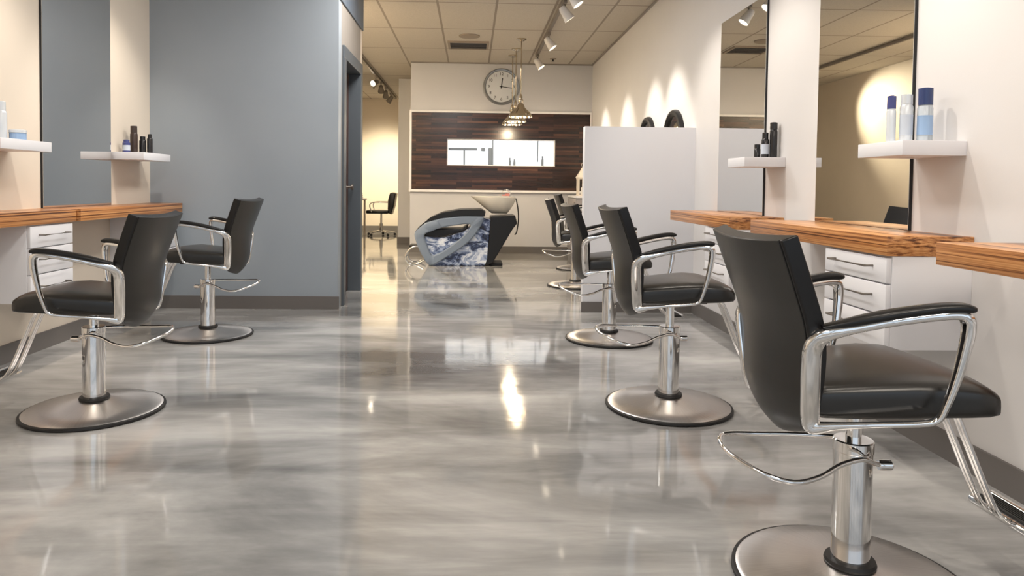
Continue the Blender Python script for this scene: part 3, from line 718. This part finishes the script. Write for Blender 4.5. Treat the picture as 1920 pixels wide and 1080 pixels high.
# basin: lofted bowl
bm = bmesh.new(); secs = []
T = [(-.008, .893, .36, .5), (.10, .868, .5, .5), (.24, .80, .0, 0)]
n = 40
def bowl_ring(x0, x1, za, zb, hy):
    ring = []
    for k in range(n):
        a = 2 * PI * k / n; c, s = math.cos(a), math.sin(a)
        cc = math.copysign(abs(c) ** .7, c); ss = math.copysign(abs(s) ** .7, s)
        x = (x0 + x1) / 2 + cc * (x1 - x0) / 2; ring.append(bm.verts.new((x - ox, ss * hy, za + (zb - za) * (x - x0) / (x1 - x0))))
    return ring
R = [bowl_ring(.02, .54, .874, .878, .21), bowl_ring(-.01, .575, .890, .886, .24), bowl_ring(.0, .58, .878, .862, .24), bowl_ring(.10, .555, .800, .785, .20), bowl_ring(.19, .50, .725, .705, .15), bowl_ring(.26, .47, .672, .668, .10)]
inn = [bowl_ring(.08, .52, .82, .83, .185), bowl_ring(.2, .46, .75, .76, .12)]
seq = [inn[1], inn[0]] + R
for a, b in zip(seq, seq[1:]):
    for k in range(n): bm.faces.new((a[k], a[(k + 1) % n], b[(k + 1) % n], b[k]))
bm.faces.new(inn[1]); bm.faces.new(R[-1]); finish(bm, 'basin', M['ceramic'], su, auto=math.radians(50))
tube('faucet', [(.50 - ox, 0, .88), (.50 - ox, 0, .95), (.46 - ox, 0, .975), (.40 - ox, 0, .955)], .011, M['chrome'], su)
bm = bmesh.new(); bbox(bm, .40 - ox, .46 - ox, .03, .05, .90, .915, .003); bbox(bm, .44 - ox, .50 - ox, -.05, -.03, .90, .93, .003); finish(bm, 'tap_handle', M['pink'], su)
tube('hose', [(.575 - ox, -.15, .87), (.60 - ox, -.17, .75), (.61 - ox, -.17, .60), (.59 - ox, -.17, .44), (.565 - ox, -.16, .40)], .008, M['blackrub'], su)
bm = bmesh.new(); bbox(bm, .25 - ox, .41 - ox, -.2, .2, 0, .035, .008); finish(bm, 'foot', M['blackrub'], su)
for yy in (-.16, .16):
    tube('footrest_hoop', [(-.60 - ox, yy, .20), (-.70 - ox, yy, .24), (-.79 - ox, yy, .20), (-.845 - ox, yy, .10), (-.80 - ox, yy, .015), (-.70 - ox, yy, .012), (-.60 - ox, yy, .06)], .011, M['chrome'], su)
tube('footrest_crossbar', [(-.845 - ox, -.16, .10), (-.845 - ox, .16, .10)], .010, M['chrome'], su, 1, smoothpath=False)
box('footrest_pad', -.80 - ox, -.68 - ox, -.15, .15, .225, .25, M['leather'], su, .008)

# ------------------------------------------------------------------ far left: desk and task chair
t = thing('manicure_table', 'small pale table in the far left area beside the task chair', 'table', (-2.33, 14.2, 0))
box('tabletop', -.26, .19, -.35, .35, .72, .75, M['deskm'], t, .003)
for x in (-.22, .15):
    for y in (-.31, .31): box('leg', x - .02, x + .02, y - .02, y + .02, 0, .72, M['handle'], t)
bm_ = thing('towel_stack', 'small pile of folded pale towels on the far left table', 'towels', (-2.25, 14.15, .75))
for i in range(3): box('towel', -.09 + .006 * i, .08 - .004 * i, -.09, .09, .04 * i, .04 * i + .038, [M['lbl'], M['deskm'], M['silverp']][i], bm_, .012)
t = thing('task_chair', 'black star-base chair in the far left area before the lit wall', 'chair', (-1.82, 14.35, 0), 0)
bm = bmesh.new()
for i in range(5):
    a = i * 2 * PI / 5 + .3
    sweep(bm, [Vector((.03 * math.cos(a), .03 * math.sin(a), .10)), Vector((.16 * math.cos(a), .16 * math.sin(a), .085)), Vector((.28 * math.cos(a), .28 * math.sin(a), .065))], [(.014, .02), (.012, .016), (.009, .012)], Vector((-math.sin(a), math.cos(a), 0)), 10)
finish(bm, 'star_base', M['chrome'], t, auto=.6)
for i in range(5):
    a = i * 2 * PI / 5 + .3
    lathe_obj('caster', [(.018, -.012), (.026, -.01), (.026, .01), (.018, .012)], M['blackrub'], t, 16, 'Y', (.28 * math.cos(a), .28 * math.sin(a), .028))
lathe_obj('gas_lift', [(.035, .08), (.035, .25), (.02, .252), (.02, .45)], M['chrome'], t, 24)
box('seat', -.28, .17, -.22, .22, .45, .52, M['leather'], t, .025)
bm = bmesh.new(); prism(bm, [(.17, .46), (.22, .44), (.27, .60), (.31, .86), (.24, .88), (.19, .86), (.155, .72), (.15, .55)], -.21, .21, .02); finish(bm, 'backrest', M['leather'], t, auto=.7)
for s in (-1, 1):
    tube('armrest', [(-.16, .235 * s, .48), (-.20, .245 * s, .60), (-.16, .245 * s, .67), (.0, .245 * s, .68), (.17, .235 * s, .68)], .012, M['chrome'], t)

# ------------------------------------------------------------------ light
def area(name, loc, rot, sx, sy, power, col):
    l = bpy.data.lights.new(name, 'AREA'); l.shape = 'RECTANGLE'; l.size = sx; l.size_y = sy; l.energy = power; l.color = col
    o = bpy.data.objects.new(name, l); C.objects.link(o); o.location = loc; o.rotation_euler = rot; return o
# daylight through the shop front behind the camera
area('shopfront_daylight', (.75, YF - .15, 1.5), (-PI / 2, 0, 0), 6.5, 2.1, 700, (.84, .92, 1.0))
w = bpy.data.worlds.new('World'); bpy.context.scene.world = w; w.use_nodes = True
bg = w.node_tree.nodes['Background']; bg.inputs[0].default_value = (.75, .87, 1, 1); bg.inputs[1].default_value = 1.2
# added fill panels on unseen ceiling, brightening the room evenly
def panel(x, y, p, label, col=(1, .90, .78)):
    t = thing('added_fill_panel', label, 'fill light', (x, y, HC))
    box('frame', -.3, .3, -.6, .6, -.012, 0, M['whitepaint'], t); box('diffuser', -.28, .28, -.58, .58, -.016, -.0122, emis('fill_panel_glow', col, 2.5), t)
    area('fill_panel_lamp', (x, y, HC - .03), (0, 0, 0), .56, 1.16, p, col)
panel(-.6, -.6, 35, 'added fill panel behind the camera on the left'); panel(1.3, -.6, 35, 'added fill panel behind the camera on the right')

for y, p in ((2.4, 20), (4.2, 24), (5.7, 42)):
    panel(-.5, y, p, 'added fill panel over the aisle, ' + {2.4: 'nearest', 4.2: 'middle', 5.7: 'farthest'}[y] + ' of three', (1, .96, .92))
panel(-2.15, 7.72, 100, 'added fill panel hidden behind the blue wall', (1, .88, .68))
# ------------------------------------------------------------------ camera
f, cx, cy = 1324.961, 919.84, 394.749; yaw, pitch, roll = .0273, -.0341, .0115
def R1(a): return Matrix(((math.cos(a), -math.sin(a), 0), (math.sin(a), math.cos(a), 0), (0, 0, 1)))
def R2(a): return Matrix(((1, 0, 0), (0, math.cos(a), math.sin(a)), (0, -math.sin(a), math.cos(a))))
def R3(a): return Matrix(((math.cos(a), 0, math.sin(a)), (0, 1, 0), (-math.sin(a), 0, math.cos(a))))
Rm = R3(roll) @ R2(pitch) @ R1(yaw)
cam = bpy.data.cameras.new('camera'); co = bpy.data.objects.new('camera', cam); C.objects.link(co)
right, fwd, upv = Rm[0], Rm[1], Rm[2]
mw = Matrix(((right[0], upv[0], -fwd[0], 0), (right[1], upv[1], -fwd[1], 0), (right[2], upv[2], -fwd[2], CAMH), (0, 0, 0, 1)))
co.matrix_world = mw
cam.sensor_fit = 'HORIZONTAL'; cam.sensor_width = 36; cam.lens = f / 1920 * 36
cam.shift_x = (960 - cx) / 1920; cam.shift_y = (cy - 540) / 1920; cam.clip_start = .02
sc = bpy.context.scene; sc.camera = co
sc.view_settings.view_transform = 'Standard'; sc.view_settings.look = 'None'; sc.view_settings.gamma = 1; sc.view_settings.exposure = -0.05
